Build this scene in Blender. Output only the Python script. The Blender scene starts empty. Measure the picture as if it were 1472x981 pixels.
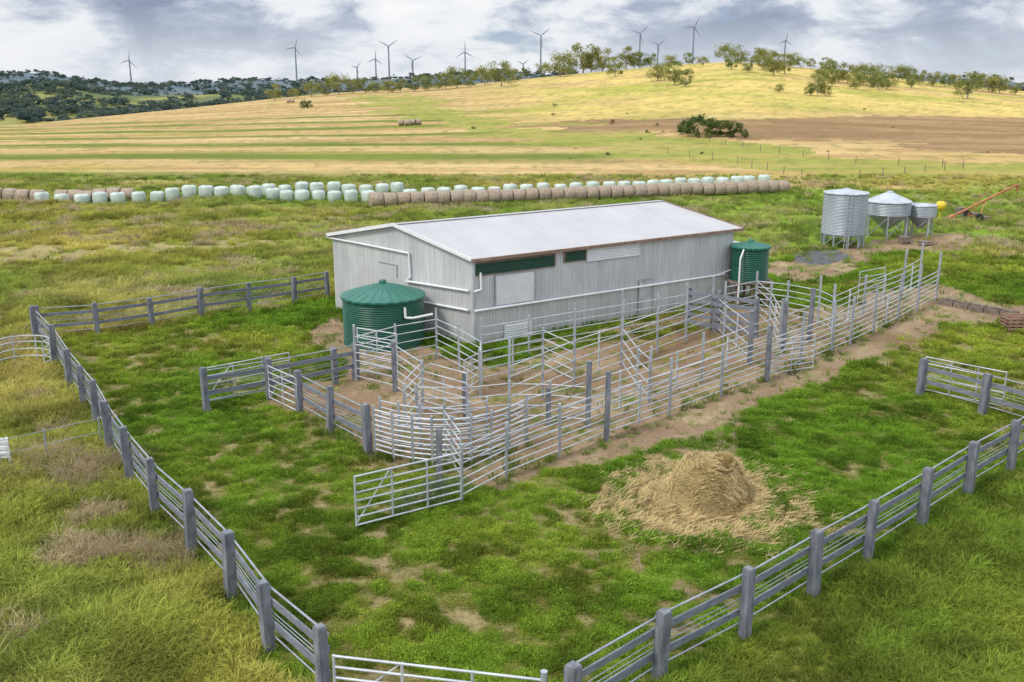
import bpy, math, random
import numpy as np
from mathutils import Vector, Matrix
random.seed(7); rng=np.random.default_rng(7)
scene=bpy.context.scene
COL=scene.collection
H=11.2; F=1400.0; PT_=math.atan(369/1400.0)
cp,sp=math.cos(PT_),math.sin(PT_)
# ------------------------------------------------------------ unprojection helpers (image pixels -> world metres, through the camera)
def ray(px,py):
    a=(px-736)/F; b=(490.5-py)/F
    return np.array([a, cp+b*sp, -sp+b*cp])
def G(px,py,z=0.0):
    d=ray(px,py); t=(z-H)/d[2]; return Vector((d[0]*t,d[1]*t,z))
def HZ(px,py,x,y):
    d=ray(px,py); t=y/d[1]; return H+t*d[2]
def smooth(t):
    t=np.clip(t,0,1); return t*t*(3-2*t)
def hsh(ix,iy,seed):
    n=(ix.astype(np.int64)*374761393+iy.astype(np.int64)*668265263+seed*974711)&0x7fffffff
    n=((n^(n>>13))*1274126177)&0x7fffffff
    n=n^(n>>16)
    return (n&0xffff)/65535.0
def vn(x,y,seed=0):
    x=np.asarray(x,float); y=np.asarray(y,float)
    xi=np.floor(x); yi=np.floor(y); fx=x-xi; fy=y-yi
    fx=fx*fx*(3-2*fx); fy=fy*fy*(3-2*fy)
    a=hsh(xi,yi,seed); b=hsh(xi+1,yi,seed); c=hsh(xi,yi+1,seed); d=hsh(xi+1,yi+1,seed)
    return (a*(1-fx)+b*fx)*(1-fy)+(c*(1-fx)+d*fx)*fy
def fbm(x,y,o=4,seed=0):
    s=0;a=.5;t=0
    for i in range(o):
        s=s+a*vn(x,y,seed+i*17); t+=a; a*=.5; x=x*2.03+5.1; y=y*2.03+1.7
    return s/t
def sm_curve(xs,ys,w=45):
    X=np.arange(-1500,3000,5.0); Y=np.interp(X,xs,ys); k=np.ones(w//5)/(w//5)
    Yp=np.concatenate([np.full(20,Y[0]),Y,np.full(20,Y[-1])]); Yp=np.convolve(Yp,k,'same')[20:-20]
    return X,Yp
cx=[-1500,0,250,400,520,700,850,1000,1060,1200,1300,1472,3000]
cD=[260,285,380,440,480,500,500,480,470,460,450,440,400]
cy=[190,183,158,141,131,119,104,91,89,102,114,132,170]
CDX,CDY=sm_curve(cx,cD,90); CEX,CEY=sm_curve(cx,cy,60)
mx=[-1500,-200,0,60,130,200,300,400,500,700,1472,3000]; my=[120,125,130,122,138,144,138,136,134,139,142,142]
MX,MY=sm_curve(mx,my,30)
fx_=[-1500,0,60,120,200,300,400,500,600,720,850,1200,1400,1480,3000]; fy_=[112,108,106,116,125,120,117,118,110,101,110,114,116,128,120]
FX,FY=sm_curve(fx_,fy_,30)
def tz(X,Y):
    X=np.asarray(X,float); Y=np.asarray(Y,float)
    px=736+1448*X/np.maximum(Y,1)
    Dc=np.interp(px,CDX,CDY); ey=np.interp(px,CEX,CEY)
    zc=H+Dc*(121.5-ey)/1497
    t=(Y-125)/(Dc-125)
    tt=np.clip(t,0,1)
    z=zc*(.55*tt**1.5+.45*smooth(tt))
    z=np.where(t>1, zc-(zc+16)*smooth((t-1)/.9), z)
    zm=H+1100*(121.5-np.interp(px,MX,MY))/1497 + 14*(fbm(X/120,Y/120,3,5)-.5)
    zm=-20+(zm+20)*np.exp(-((Y-1100)/330)**2)
    zf=H+2700*(121.5-np.interp(px,FX,FY))/1497 + 30*(fbm(X/260,Y/260,3,9)-.5)
    zf=-20+(zf+20)*np.exp(-((Y-2700)/700)**2)
    z=np.where(Y>Dc, np.maximum(np.maximum(z,zm),zf), z)
    w=smooth((Y-62)/14)*smooth((112-Y)/14)*smooth((-X-2)/14)
    z=z+w*(1.3*fbm(X/14,Y/6,3,3)-.45)
    z=z+.10*(fbm(X/2.2,Y/2.2,3,8)-.5)*smooth((Y-6)/6)*smooth((400-Y)/100)
    return z
def PT(px,py):
    d=ray(px,py)
    Y=14.0
    while Y<3500:
        t=Y/d[1]; x=d[0]*t; z=H+t*d[2]
        if z<=float(tz(x,Y)): return x,Y,float(tz(x,Y))
        Y*=1.004
    ppx=px; Dc=float(np.interp(ppx,CDX,CDY)); x=d[0]/d[1]*Dc
    return x,Dc,float(tz(x,Dc))
def inpoly(X,Y,poly):
    r=np.zeros(X.shape,bool); n=len(poly)
    for i in range(n):
        x1,y1=poly[i]; x2,y2=poly[(i+1)%n]
        c=((y1>Y)!=(y2>Y)); 
        if y1==y2: continue
        r^= c & (X < (x2-x1)*(Y-y1)/(y2-y1)+x1)
    return r
def gp(pts): return [tuple(G(a,b)[:2]) for a,b in pts]
def tp(pts): return [PT(a,b)[:2] for a,b in pts]
PADD=gp([(52,492),(141,483),(289,458),(470,432),(700,420),(1060,380),(1240,362),(1472,372),(1900,372),(1460,675),(1250,810),(1072,920),(950,985),(815,1070),(463,1015),(380,937),(322,857),(266,793),(216,740),(181,690),(155,650),(120,590),(100,568),(80,520)])
YARD=gp([(430,600),(380,585),(400,560),(480,545),(500,520),(450,500),(440,478),(480,455),(620,500),(690,510),(985,450),(1120,440),(1200,450),(1240,425),(1350,405),(1410,430),(1400,458),(1290,505),(1200,540),(1080,582),(1000,628),(900,655),(870,665),(740,696),(690,704),(640,680),(540,662)])
YARDC=gp([(640,500),(690,510),(985,462),(985,475),(800,505),(690,530),(640,515)])
MOUND=gp([(905,700),(945,655),(1060,660),(1105,705),(1110,740),(1040,780),(960,762),(925,735)])
PATH=gp([(960,640),(1000,600),(1060,600),(1050,700),(1080,760),(1030,800),(1000,900),(980,980),(920,960),(900,810),(980,770),(940,700)])
DIRTR=gp([(1095,385),(1150,368),(1200,360),(1260,345),(1330,335),(1400,338),(1420,350),(1340,362),(1250,368),(1240,385),(1180,405),(1110,405)])
GRAV=gp([(1125,368),(1160,360),(1205,362),(1225,370),(1200,380),(1160,380),(1130,374)])
TRACK=gp([(-200,362),(200,352),(470,345),(470,358),(200,368),(-200,385)])
TRK2=gp([(1150,442),(1260,438),(1345,420),(1500,445),(1500,458),(1400,466),(1340,452),(1250,470)])
BROWN=tp([(1060,172),(1200,168),(1600,166),(1600,232),(1380,212),(1200,205),(1080,198),(900,188),(780,176),(880,172)])
GSW=tp([(500,136),(620,140),(640,160),(720,175),(800,190),(980,198),(1150,215),(1300,232),(1600,235),(1600,300),(1150,265),(1100,240),(850,222),(740,208),(620,180),(540,160)])
def ground(X,Y):
    nx=fbm(X/1.3,Y/1.3,4,1)-.5; ny=fbm(X/1.3,Y/1.3,4,2)-.5
    Xp=X+nx*2.2; Yp=Y+ny*2.2
    n1=fbm(X/6,Y/6,4,11); n2=fbm(X/1.1,Y/1.1,4,12); n3=fbm(X/.38,Y/.38,3,13); n4=fbm(X/25,Y/25,3,14)
    def c(*a): return np.array(a)[None,:]
    def mix(a,b,m): m=np.clip(m,0,1)[:,None]; return a*(1-m)+b*m
    one=np.ones_like(X)
    col=mix(c(.20,.22,.034)*one[:,None], c(.29,.255,.07)*one[:,None], (n1-.45)*4)
    col=mix(col, c(.14,.215,.022), (n4-.42)*5)
    col=mix(col, c(.32,.25,.12), (n2-.66)*5)
    rt=smooth((X-12)/10)*smooth((Y-50)/10); col=mix(col,c(.175,.26,.028)*(.8+.5*n2[:,None]),rt*.85)
    pad=inpoly(Xp,Yp,PADD)
    yard=inpoly(X+nx*1.6,Y+ny*1.6,YARD)|inpoly(Xp,Yp,TRK2)
    mound=inpoly(X+nx*3,Y+ny*3,MOUND); path=inpoly(X+nx*4,Y+ny*4,PATH)
    g=mix(c(.125,.205,.022)*one[:,None], c(.20,.245,.04)*one[:,None],(n1-.4)*3)
    dirt=np.clip((.52*n3+.22*n2+.26*n1-.51)*9,0,1)
    dcol=mix(c(.23,.19,.08)*one[:,None], c(.32,.235,.13)*one[:,None],(n2-.4)*3)
    g2=mix(g,dcol,dirt*.85)
    col=np.where(pad[:,None],g2,col)
    ycol=mix(c(.28,.19,.118)*one[:,None], c(.38,.285,.175)*one[:,None],(n2-.38)*2.8)
    ycol=mix(ycol,c(.19,.12,.07),(n1-.58)*5)
    ycol=mix(ycol,c(.13,.17,.03),(n3*.5+n2*.5-.59)*8)
    pm=path&~mound
    col=np.where((pm&(n2+n3*.5>.72))[:,None],ycol,col)
    col=np.where(yard[:,None],ycol,col)
    yc=inpoly(Xp,Yp,YARDC); col=np.where((yc)[:,None],mix(g,ycol,(n2-.5)*5),col)
    col=np.where(mound[:,None],mix(c(.44,.335,.17)*one[:,None],c(.28,.205,.11)*one[:,None],(n3-.45)*5),col)
    dr=inpoly(Xp,Yp,DIRTR); col=np.where(dr[:,None],ycol,col)
    gr=inpoly(X+nx,Y+ny,GRAV); col=np.where(gr[:,None],c(.13,.13,.14)*(.7+.6*n3[:,None]),col)
    tr=inpoly(Xp,Yp,TRACK)&(n2>.38); col=np.where(tr[:,None],c(.34,.28,.12)*(.8+.4*n3[:,None]),col)
    # --- far paddocks
    far=smooth((Y+4*(n1-.5)-107)/4)
    px=736+1448*X/np.maximum(Y,1)
    wob=(fbm(X/60,Y/60,3,21)-.5)*14 + X*.05
    q=np.log(np.maximum(Y+wob,1)/100.0)
    nfx=fbm(X/22,Y/5,4,31)
    straw=mix(c(.53,.365,.15)*one[:,None],c(.41,.265,.115)*one[:,None],(nfx-.42)*4)
    straw=mix(straw,c(.38,.30,.075),(fbm(X/30,Y/9,4,33)-.60)*5)
    gb=c(.15,.19,.028)*(.7+.6*nfx[:,None])
    strip=np.zeros_like(X)
    for q0,w in ((.17,.05),(.42,.05),(.585,.026),(.72,.020),(.83,.017),(.93,.013),(1.02,.011)):
        strip=np.maximum(strip,np.exp(-((q-q0-.05*(nfx-.5))/w)**2))
    rows=.5+.5*np.sin(q*150+3*nfx)
    straw=mix(straw,c(.29,.19,.09),rows*.4*smooth((q-.42)/.2))
    straw=mix(straw,c(.60,.45,.21),(fbm(X/50,Y/3,3,35)-.50)*4)
    f=mix(straw,gb,strip*1.2*smooth((1000-px)/200))
    hl=smooth((px-600)/260)*smooth((Y-190)/90)
    gold=mix(c(.60,.46,.145)*one[:,None],c(.40,.37,.08)*one[:,None],(fbm(X/40,Y/16,4,41)-.47)*5)
    gold=mix(gold,c(.52,.35,.15),(fbm(X/30,Y/20,4,43)-.55)*5)
    gold=gold*(.78+.44*fbm(X/5,Y/7,3,45))[:,None]
    f=mix(f,gold,hl)
    bn=fbm(X/18,Y/14,4,44)-.5
    gs=inpoly(X+bn*26,Y+bn*30,GSW); f=mix(f,mix(c(.23,.28,.04)*one[:,None],c(.38,.33,.09)*one[:,None],(nfx-.4)*4),gs*.8)
    br=inpoly(X+bn*30,Y+bn*24,BROWN); f=mix(f,mix(c(.24,.145,.075)*one[:,None],c(.35,.23,.115)*one[:,None],(nfx-.42)*4),br*.9)
    spk=smooth((fbm(X/1.6,Y/2.4,2,47)-.62)/.08)*smooth((Y-115)/20); f=mix(f,c(.15,.165,.045),spk*.4)
    col=mix(col,f,far)
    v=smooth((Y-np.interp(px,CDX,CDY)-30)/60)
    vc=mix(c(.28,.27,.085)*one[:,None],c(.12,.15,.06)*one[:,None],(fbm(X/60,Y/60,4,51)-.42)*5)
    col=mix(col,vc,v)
    col=mix(col,c(.11,.155,.20),smooth((Y-1300)/900)*.85)  # distance haze painted into the ground colour, bluer on far ridges
    return np.clip(col,0,1),dict(pad=pad,bare=yard|mound|dr|gr|tr,dirt=dirt,path=path,yc=yc,n1=n1,n2=n2,n4=n4,n3=n3,rt=rt)
# ------------------------------------------------------------ materials
def newmat(name):
    m=bpy.data.materials.new(name); m.use_nodes=True; nt=m.node_tree
    return m,nt,nt.nodes['Principled BSDF']
def N(nt,t,**k):
    n=nt.nodes.new(t)
    for a,b in k.items(): setattr(n,a,b)
    return n
def ramp(nt,src,stops):
    r=N(nt,'ShaderNodeValToRGB'); e=r.color_ramp.elements
    while len(e)<len(stops): e.new(.5)
    for i,(p,c) in enumerate(stops):
        e[i].position=p; e[i].color=(c[0],c[1],c[2],1) if hasattr(c,'__len__') else (c,c,c,1)
    nt.links.new(src,r.inputs[0]); return r.outputs[0]
def pos(nt): return N(nt,'ShaderNodeNewGeometry').outputs['Position']
def mapping(nt,src,scale,loc=(0,0,0)):
    m=N(nt,'ShaderNodeMapping'); m.inputs['Scale'].default_value=scale; m.inputs['Location'].default_value=loc; nt.links.new(src,m.inputs[0]); return m.outputs[0]
def noise(nt,vec,scale,detail=5,rough=.55,dist=0):
    n=N(nt,'ShaderNodeTexNoise'); n.inputs['Scale'].default_value=scale; n.inputs['Detail'].default_value=detail; n.inputs['Roughness'].default_value=rough; n.inputs['Distortion'].default_value=dist
    nt.links.new(vec,n.inputs['Vector']); return n.outputs[0]
def mul(nt,a,b):
    m=N(nt,'ShaderNodeMix',data_type='RGBA',blend_type='MULTIPLY'); m.inputs[0].default_value=1
    nt.links.new(a,m.inputs[6]); nt.links.new(b,m.inputs[7]); return m.outputs[2]
def bump(nt,b,src,dist,st=1):
    n=N(nt,'ShaderNodeBump'); n.inputs['Distance'].default_value=dist; n.inputs['Strength'].default_value=st
    nt.links.new(src,n.inputs['Height']); nt.links.new(n.outputs[0],b.inputs['Normal'])
def mat(name,c1,c2,rough=.7,metal=0,scale=3,stretch=(1,1,1),bmp=0.0,bscale=None):
    m,nt,b=newmat(name); v=mapping(nt,pos(nt),stretch)
    o=ramp(nt,noise(nt,v,scale),[(.3,c1),(.7,c2)]); nt.links.new(o,b.inputs['Base Color'])
    b.inputs['Roughness'].default_value=rough; b.inputs['Metallic'].default_value=metal
    if bmp: bump(nt,b,noise(nt,v,bscale or scale*4),bmp)
    return m
M_tim=mat('weathered_timber',(.09,.095,.115),(.24,.25,.28),.85,0,5,(1,1,.4),.02,20)
M_tim2=mat('weathered_rail_boards',(.11,.12,.145),(.25,.265,.305),.8,0,4,(1,1,6),.01,20)
M_rail=mat('grey_rail',(.24,.26,.30),(.38,.40,.44),.6,.2,3)
M_steel=mat('galvanised_steel',(.27,.30,.33),(.47,.49,.52),.5,.3,2.5)
M_steelw=mat('bright_galvanised_pipe',(.36,.385,.415),(.62,.64,.66),.45,.25,1.6)
M_white=mat('white_pvc',(.68,.69,.70),(.8,.8,.8),.4,0,2)
M_tank=mat('green_tank_steel',(.006,.075,.045),(.012,.12,.075),.38,.0,1.2)
M_tankr=mat('green_tank_roof',(.010,.11,.075),(.022,.155,.11),.4,.0,1.2)
M_rust=mat('rusty_gutter',(.16,.10,.07),(.32,.22,.16),.8,0,4)
M_dark=mat('dark_opening',(.012,.03,.02),(.02,.06,.04),.6,0,4)
M_green=mat('dark_green_louvre',(.01,.05,.03),(.02,.085,.05),.5,0,6,(1,1,8))
M_straw=mat('bale_straw',(.24,.18,.13),(.46,.37,.28),.95,0,6,(1,1,1),.05,18)
M_wrap=mat('bale_wrap',(.34,.42,.36),(.56,.62,.56),.35,0,1.5)
M_bark=mat('gum_bark',(.20,.17,.13),(.40,.36,.30),.9,0,2)
M_turb=mat('turbine_grey_white',(.19,.21,.25),(.23,.25,.29),.5,0,.1)
M_auger=mat('auger_orange',(.36,.11,.05),(.5,.2,.09),.65,0,3)
M_yellow=mat('yellow_paint',(.6,.42,.02),(.75,.55,.03),.5,0,3)
M_sleeper=mat('old_sleepers',(.12,.09,.07),(.25,.2,.16),.9,0,4,(1,1,1),.03,15)
M_tyre=mat('black_rubber',(.02,.02,.02),(.03,.03,.03),.8)
M_hide=mat('cattle_hide',(.16,.045,.02),(.24,.08,.035),.8)
def corrug(name,dirv,c1,c2,pitch=.15,rough=.5,metal=.25,streak=1.0,bd=.012,wv0=.88,pan0=.86,big0=.85):
    m,nt,b=newmat(name); p=pos(nt)
    d=N(nt,'ShaderNodeVectorMath',operation='DOT_PRODUCT'); nt.links.new(p,d.inputs[0]); d.inputs[1].default_value=dirv
    s=d.outputs['Value']
    def mth(op,a,bv):
        n=N(nt,'ShaderNodeMath',operation=op); nt.links.new(a,n.inputs[0])
        if bv is not None: n.inputs[1].default_value=bv
        return n.outputs[0]
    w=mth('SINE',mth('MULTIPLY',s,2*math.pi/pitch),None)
    sep=N(nt,'ShaderNodeSeparateXYZ'); nt.links.new(p,sep.inputs[0])
    cmb=N(nt,'ShaderNodeCombineXYZ'); nt.links.new(mth('MULTIPLY',s,7),cmb.inputs[0]); nt.links.new(mth('MULTIPLY',sep.outputs[2],.45*streak),cmb.inputs[1])
    st=noise(nt,cmb.outputs[0],1.0,6,.65)
    base=ramp(nt,st,[(.25,c1),(.5,[(a+b_)/2 for a,b_ in zip(c1,c2)]),(.75,c2)])
    fl=N(nt,'ShaderNodeTexWhiteNoise',noise_dimensions='1D'); nt.links.new(mth('FLOOR',mth('DIVIDE',s,.762),None),fl.inputs['W'])
    pan=ramp(nt,fl.outputs['Value'],[(0,pan0),(1,1.0)])
    big=ramp(nt,noise(nt,p,.5,4),[(.3,big0),(.7,1)])
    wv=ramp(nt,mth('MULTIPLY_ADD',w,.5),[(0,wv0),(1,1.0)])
    gz=N(nt,'ShaderNodeMath',operation='MULTIPLY_ADD'); nt.links.new(st,gz.inputs[0]); gz.inputs[1].default_value=1.1; nt.links.new(sep.outputs[2],gz.inputs[2])
    gr_=ramp(nt,gz.outputs[0],[(.45,(.72,.66,.58)),(.95,(1,1,1))])
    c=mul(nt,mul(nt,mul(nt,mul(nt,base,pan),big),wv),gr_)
    nt.links.new(c,b.inputs['Base Color']); b.inputs['Roughness'].default_value=rough; b.inputs['Metallic'].default_value=metal
    bump(nt,b,w,bd,.8)
    return m
def translucent(nt,b,c,f):
    tr=N(nt,'ShaderNodeBsdfTranslucent'); nt.links.new(c,tr.inputs[0]); ms=N(nt,'ShaderNodeMixShader'); ms.inputs[0].default_value=f
    nt.links.new(b.outputs[0],ms.inputs[1]); nt.links.new(tr.outputs[0],ms.inputs[2]); nt.links.new(ms.outputs[0],nt.nodes['Material Output'].inputs[0])
def foliage(name,c1,c2,c3,scale=.5):
    m,nt,b=newmat(name)
    oi=N(nt,'ShaderNodeObjectInfo'); p=pos(nt)
    n=noise(nt,p,scale,3); o=ramp(nt,n,[(.3,c1),(.52,c2),(.72,c3)])
    r=ramp(nt,oi.outputs['Random'],[(0,(.7,.8,.8)),(1,(1.0,.95,.85))])
    c=mul(nt,o,r); nt.links.new(c,b.inputs['Base Color']); b.inputs['Roughness'].default_value=.75
    b.inputs['Specular IOR Level'].default_value=.2
    translucent(nt,b,c,.4)
    return m
M_leaf=foliage('gum_leaves',(.14,.175,.055),(.30,.315,.095),(.50,.46,.15))
M_leafd=foliage('shrub_leaves',(.06,.10,.025),(.12,.17,.045),(.20,.23,.06))
M_far=foliage('haze_tinted_leaves',(.085,.13,.13),(.125,.17,.15),(.19,.22,.15),.02)  # aerial haze painted into the leaf colour as a blue tint
M_sage=foliage('weed_leaves',(.11,.15,.07),(.18,.22,.12),(.26,.29,.16),3)
def icolmat(name):
    m,nt,b=newmat(name)
    a=N(nt,'ShaderNodeAttribute',attribute_name='icol',attribute_type='INSTANCER')
    v=N(nt,'ShaderNodeAttribute',attribute_name='tip')
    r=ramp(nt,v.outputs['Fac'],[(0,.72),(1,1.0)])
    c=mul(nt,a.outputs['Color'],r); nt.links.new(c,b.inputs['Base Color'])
    b.inputs['Roughness'].default_value=.8; b.inputs['Specular IOR Level'].default_value=.15
    translucent(nt,b,c,.42)
    return m
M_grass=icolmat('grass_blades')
# ------------------------------------------------------------ mesh builder
class MB:
    def __init__(s): s.v=[];s.f=[];s.m=[];s.sm=[]
    def add(s,vs,fs,mi=0,smo=False):
        o=len(s.v); s.v+= [tuple(x) for x in vs]; s.f+=[tuple(i+o for i in f) for f in fs]; s.m+=[mi]*len(fs); s.sm+=[smo]*len(fs)
    def box(s,o,a,b,c,mi=0):
        o,a,b,c=map(Vector,(o,a,b,c))
        vs=[o+a*i+b*j+c*k for i in(-1,1) for j in(-1,1) for k in(-1,1)]
        s.add(vs,[(0,1,3,2),(4,6,7,5),(0,4,5,1),(2,3,7,6),(0,2,6,4),(1,5,7,3)],mi)
    def beam(s,p,q,w,h,mi=0,up=(0,0,1)):
        p,q=Vector(p),Vector(q); d=q-p; u=Vector(up)
        if abs(d.normalized().dot(u))>.99: u=Vector((0,1,0))
        sd=d.cross(u).normalized(); uu=sd.cross(d).normalized()
        s.box((p+q)/2,d/2,sd*w/2,uu*h/2,mi)
    def tube(s,p,q,r,n=6,mi=0,r2=None,cap=True):
        p,q=Vector(p),Vector(q); d=(q-p).normalized(); r2=r if r2 is None else r2
        a=d.orthogonal().normalized(); b=d.cross(a)
        vs=[]
        for c,rr in((p,r),(q,r2)):
            for i in range(n):
                t=2*math.pi*i/n; vs.append(c+(a*math.cos(t)+b*math.sin(t))*rr)
        fs=[(i,(i+1)%n,n+(i+1)%n,n+i) for i in range(n)]
        s.add(vs,fs,mi,True)
        if cap: s.add(vs,[tuple(range(n))[::-1],tuple(range(n,2*n))],mi)
    def path(s,pts,r,n=6,mi=0):
        for a,b in zip(pts,pts[1:]): s.tube(a,b,r,n,mi)
    def lathe(s,c,prof,n=32,mi=0,smo=True,fn=None):
        c=Vector(c); vs=[]
        for r,z in prof:
            for i in range(n):
                t=2*math.pi*i/n; rr,zz=(r,z) if fn is None else fn(r,z,i,t)
                vs.append(c+Vector((rr*math.cos(t),rr*math.sin(t),zz)))
        fs=[(k*n+i,k*n+(i+1)%n,(k+1)*n+(i+1)%n,(k+1)*n+i) for k in range(len(prof)-1) for i in range(n)]
        s.add(vs,fs,mi,smo)
    def mesh(s,name,mats):
        me=bpy.data.meshes.new(name); me.from_pydata(s.v,[],s.f)
        for m in mats: me.materials.append(m)
        me.polygons.foreach_set('material_index',s.m); me.polygons.foreach_set('use_smooth',s.sm); me.update(); return me
    def obj(s,name,mats,parent=None,loc=(0,0,0)):
        o=bpy.data.objects.new(name,s.mesh(name,mats)); COL.objects.link(o); o.location=loc
        if parent: o.parent=parent
        return o
def empty(name,loc=(0,0,0)):
    e=bpy.data.objects.new(name,None); COL.objects.link(e); e.location=loc; e.empty_display_size=.2; return e
# ------------------------------------------------------------ terrain sheet
R=640; C=720
Ys=np.exp(np.linspace(math.log(2.5),math.log(6500),R)); us=np.tan(np.radians(np.linspace(-52,52,C)))
YY,UU=np.meshgrid(Ys,us,indexing='ij'); XX=YY*UU
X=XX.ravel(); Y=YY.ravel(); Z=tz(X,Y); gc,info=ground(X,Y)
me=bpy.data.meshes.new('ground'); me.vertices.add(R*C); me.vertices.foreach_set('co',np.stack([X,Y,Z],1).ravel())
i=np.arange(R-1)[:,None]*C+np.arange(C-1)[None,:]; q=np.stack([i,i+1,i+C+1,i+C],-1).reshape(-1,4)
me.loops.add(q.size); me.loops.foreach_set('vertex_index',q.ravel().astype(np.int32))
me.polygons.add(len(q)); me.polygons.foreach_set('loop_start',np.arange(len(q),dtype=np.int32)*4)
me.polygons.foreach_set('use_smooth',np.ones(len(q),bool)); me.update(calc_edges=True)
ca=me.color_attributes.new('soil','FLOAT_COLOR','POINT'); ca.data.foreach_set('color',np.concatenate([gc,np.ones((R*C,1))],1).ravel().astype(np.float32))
m,nt,b=newmat('ground_soil_and_pasture')
a=N(nt,'ShaderNodeAttribute',attribute_name='soil')
p=pos(nt)
n1=ramp(nt,noise(nt,p,7,6,.7),[(.3,.68),(.7,1.25)]); n2=ramp(nt,noise(nt,p,.35,8,.7),[(.3,.82),(.7,1.15)])
nt.links.new(mul(nt,mul(nt,a.outputs['Color'],n1),n2),b.inputs['Base Color']); b.inputs['Roughness'].default_value=.95; b.inputs['Specular IOR Level'].default_value=.1
bump(nt,b,noise(nt,p,9,5,.7),.06)
me.materials.append(m); gob=bpy.data.objects.new('ground',me); COL.objects.link(gob)
# ------------------------------------------------------------ instancing helper
def scatter(name,P3,rot,scl,col,srcs):
    n=len(P3)
    me=bpy.data.meshes.new(name); me.vertices.add(n); me.vertices.foreach_set('co',np.asarray(P3,np.float32).ravel())
    for nm,arr in(('rot',rot),('scl',scl)):
        at=me.attributes.new(nm,'FLOAT_VECTOR','POINT'); at.data.foreach_set('vector',np.asarray(arr,np.float32).ravel())
    at=me.attributes.new('icol','FLOAT_COLOR','POINT'); at.data.foreach_set('color',np.concatenate([np.clip(col,0,.85),np.ones((n,1))],1).astype(np.float32).ravel())
    at=me.attributes.new('idx','INT','POINT'); at.data.foreach_set('value',rng.integers(0,len(srcs),n).astype(np.int32))
    ob=bpy.data.objects.new(name,me); COL.objects.link(ob)
    c=bpy.data.collections.new(name+'_source')
    for s in srcs: c.objects.link(s)
    g=bpy.data.node_groups.new(name+'_gn','GeometryNodeTree')
    g.interface.new_socket('Geometry',in_out='INPUT',socket_type='NodeSocketGeometry'); g.interface.new_socket('Geometry',in_out='OUTPUT',socket_type='NodeSocketGeometry')
    gi=g.nodes.new('NodeGroupInput'); go=g.nodes.new('NodeGroupOutput'); ip=g.nodes.new('GeometryNodeInstanceOnPoints')
    ci=g.nodes.new('GeometryNodeCollectionInfo'); ci.inputs['Collection'].default_value=c; ci.inputs['Separate Children'].default_value=True; ci.inputs['Reset Children'].default_value=True
    def na(nm,t):
        k=g.nodes.new('GeometryNodeInputNamedAttribute'); k.data_type=t; k.inputs['Name'].default_value=nm; return k.outputs[0]
    L=g.links.new
    L(gi.outputs[0],ip.inputs['Points']); L(ci.outputs[0],ip.inputs['Instance']); ip.inputs['Pick Instance'].default_value=True
    L(na('idx','INT'),ip.inputs['Instance Index']); L(na('rot','FLOAT_VECTOR'),ip.inputs['Rotation']); L(na('scl','FLOAT_VECTOR'),ip.inputs['Scale'])
    L(ip.outputs[0],go.inputs[0])
    md=ob.modifiers.new('scatter','NODES'); md.node_group=g
    return ob
def src_from(vs,fs,tip,name,material):
    me=bpy.data.meshes.new(name); me.from_pydata(vs,[],fs); me.materials.append(material)
    at=me.attributes.new('tip','FLOAT','POINT'); at.data.foreach_set('value',np.array(tip,np.float32))
    return bpy.data.objects.new(name,me)
def tuft(name,nb,h,rad,w,lean):
    vs=[];fs=[];tp_=[]
    for k in range(nb):
        a=random.uniform(0,6.28); r=rad*math.sqrt(random.random()); x,y=r*math.cos(a),r*math.sin(a)
        b_=random.uniform(0,6.28); hh=h*random.uniform(.5,1.1); l=lean*random.uniform(.2,1)*hh
        a2=a+random.uniform(-.8,.8); dx,dy=math.cos(a2),math.sin(a2); wx,wy=math.cos(b_)*w/2,math.sin(b_)*w/2
        o=len(vs)
        vs+=[(x-wx,y-wy,-.02),(x+wx,y+wy,-.02),(x+dx*l*.35+wx*.8,y+dy*l*.35+wy*.8,hh*.6),(x+dx*l*.35-wx*.8,y+dy*l*.35-wy*.8,hh*.6),(x+dx*l,y+dy*l,hh*(1-.3*lean))]
        fs+=[(o,o+1,o+2,o+3),(o+3,o+2,o+4)]; tp_+=[.1,.1,.6,.6,1]
    return src_from(vs,fs,tp_,name,M_grass)
def clover(name,nl,rad,h,sz):
    vs=[];fs=[];tp_=[]
    for k in range(nl):
        a=random.uniform(0,6.28); r=rad*random.random()**.6; x,y=r*math.cos(a),r*math.sin(a); z=h*(1-(r/rad)**2*.7)*random.uniform(.35,1)
        nrm=Vector((random.uniform(-.8,.8),random.uniform(-.8,.8),1)).normalized(); u=nrm.orthogonal().normalized(); v=nrm.cross(u)
        s=sz*random.uniform(.6,1.2); o=len(vs); c=Vector((x,y,z))
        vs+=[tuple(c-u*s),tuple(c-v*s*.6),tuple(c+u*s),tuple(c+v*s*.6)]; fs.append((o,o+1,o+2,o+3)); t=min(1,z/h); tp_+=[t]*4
    return src_from(vs,fs,tp_,name,M_grass)
T_long=[tuft('grass_tuft',26,.42,.16,.02,.8) for _ in range(4)]
T_clov=[clover('clover_clump',36,.18,.10,.024) for _ in range(3)]+[tuft('short_tuft',22,.15,.14,.014,1.0) for _ in range(3)]
def pts(n,y0,y1,um=.66):
    Yq=np.exp(rng.uniform(math.log(y0),math.log(y1),n)); Xq=rng.uniform(-um,um,n)*Yq; return Xq,Yq
Xq,Yq=pts(320000,14,95); c_,inf=ground(Xq,Yq)
pr=np.where(inf['pad'],.035+.95*(1-inf['dirt'])**1.6,0); pr=np.where(inf['bare'],.03,pr); pr=np.where(inf['yc'],.5*(1-inf['dirt']),pr); pr=np.where(inf['path'],pr*.4,pr)
k=rng.random(len(Xq))<pr; Xq,Yq=Xq[k],Yq[k]; n=len(Xq); n1=inf['n1'][k]; n3=inf['n3'][k]; dd=inf['dirt'][k]; n4=inf['n4'][k]; n2=inf['n2'][k]
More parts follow.
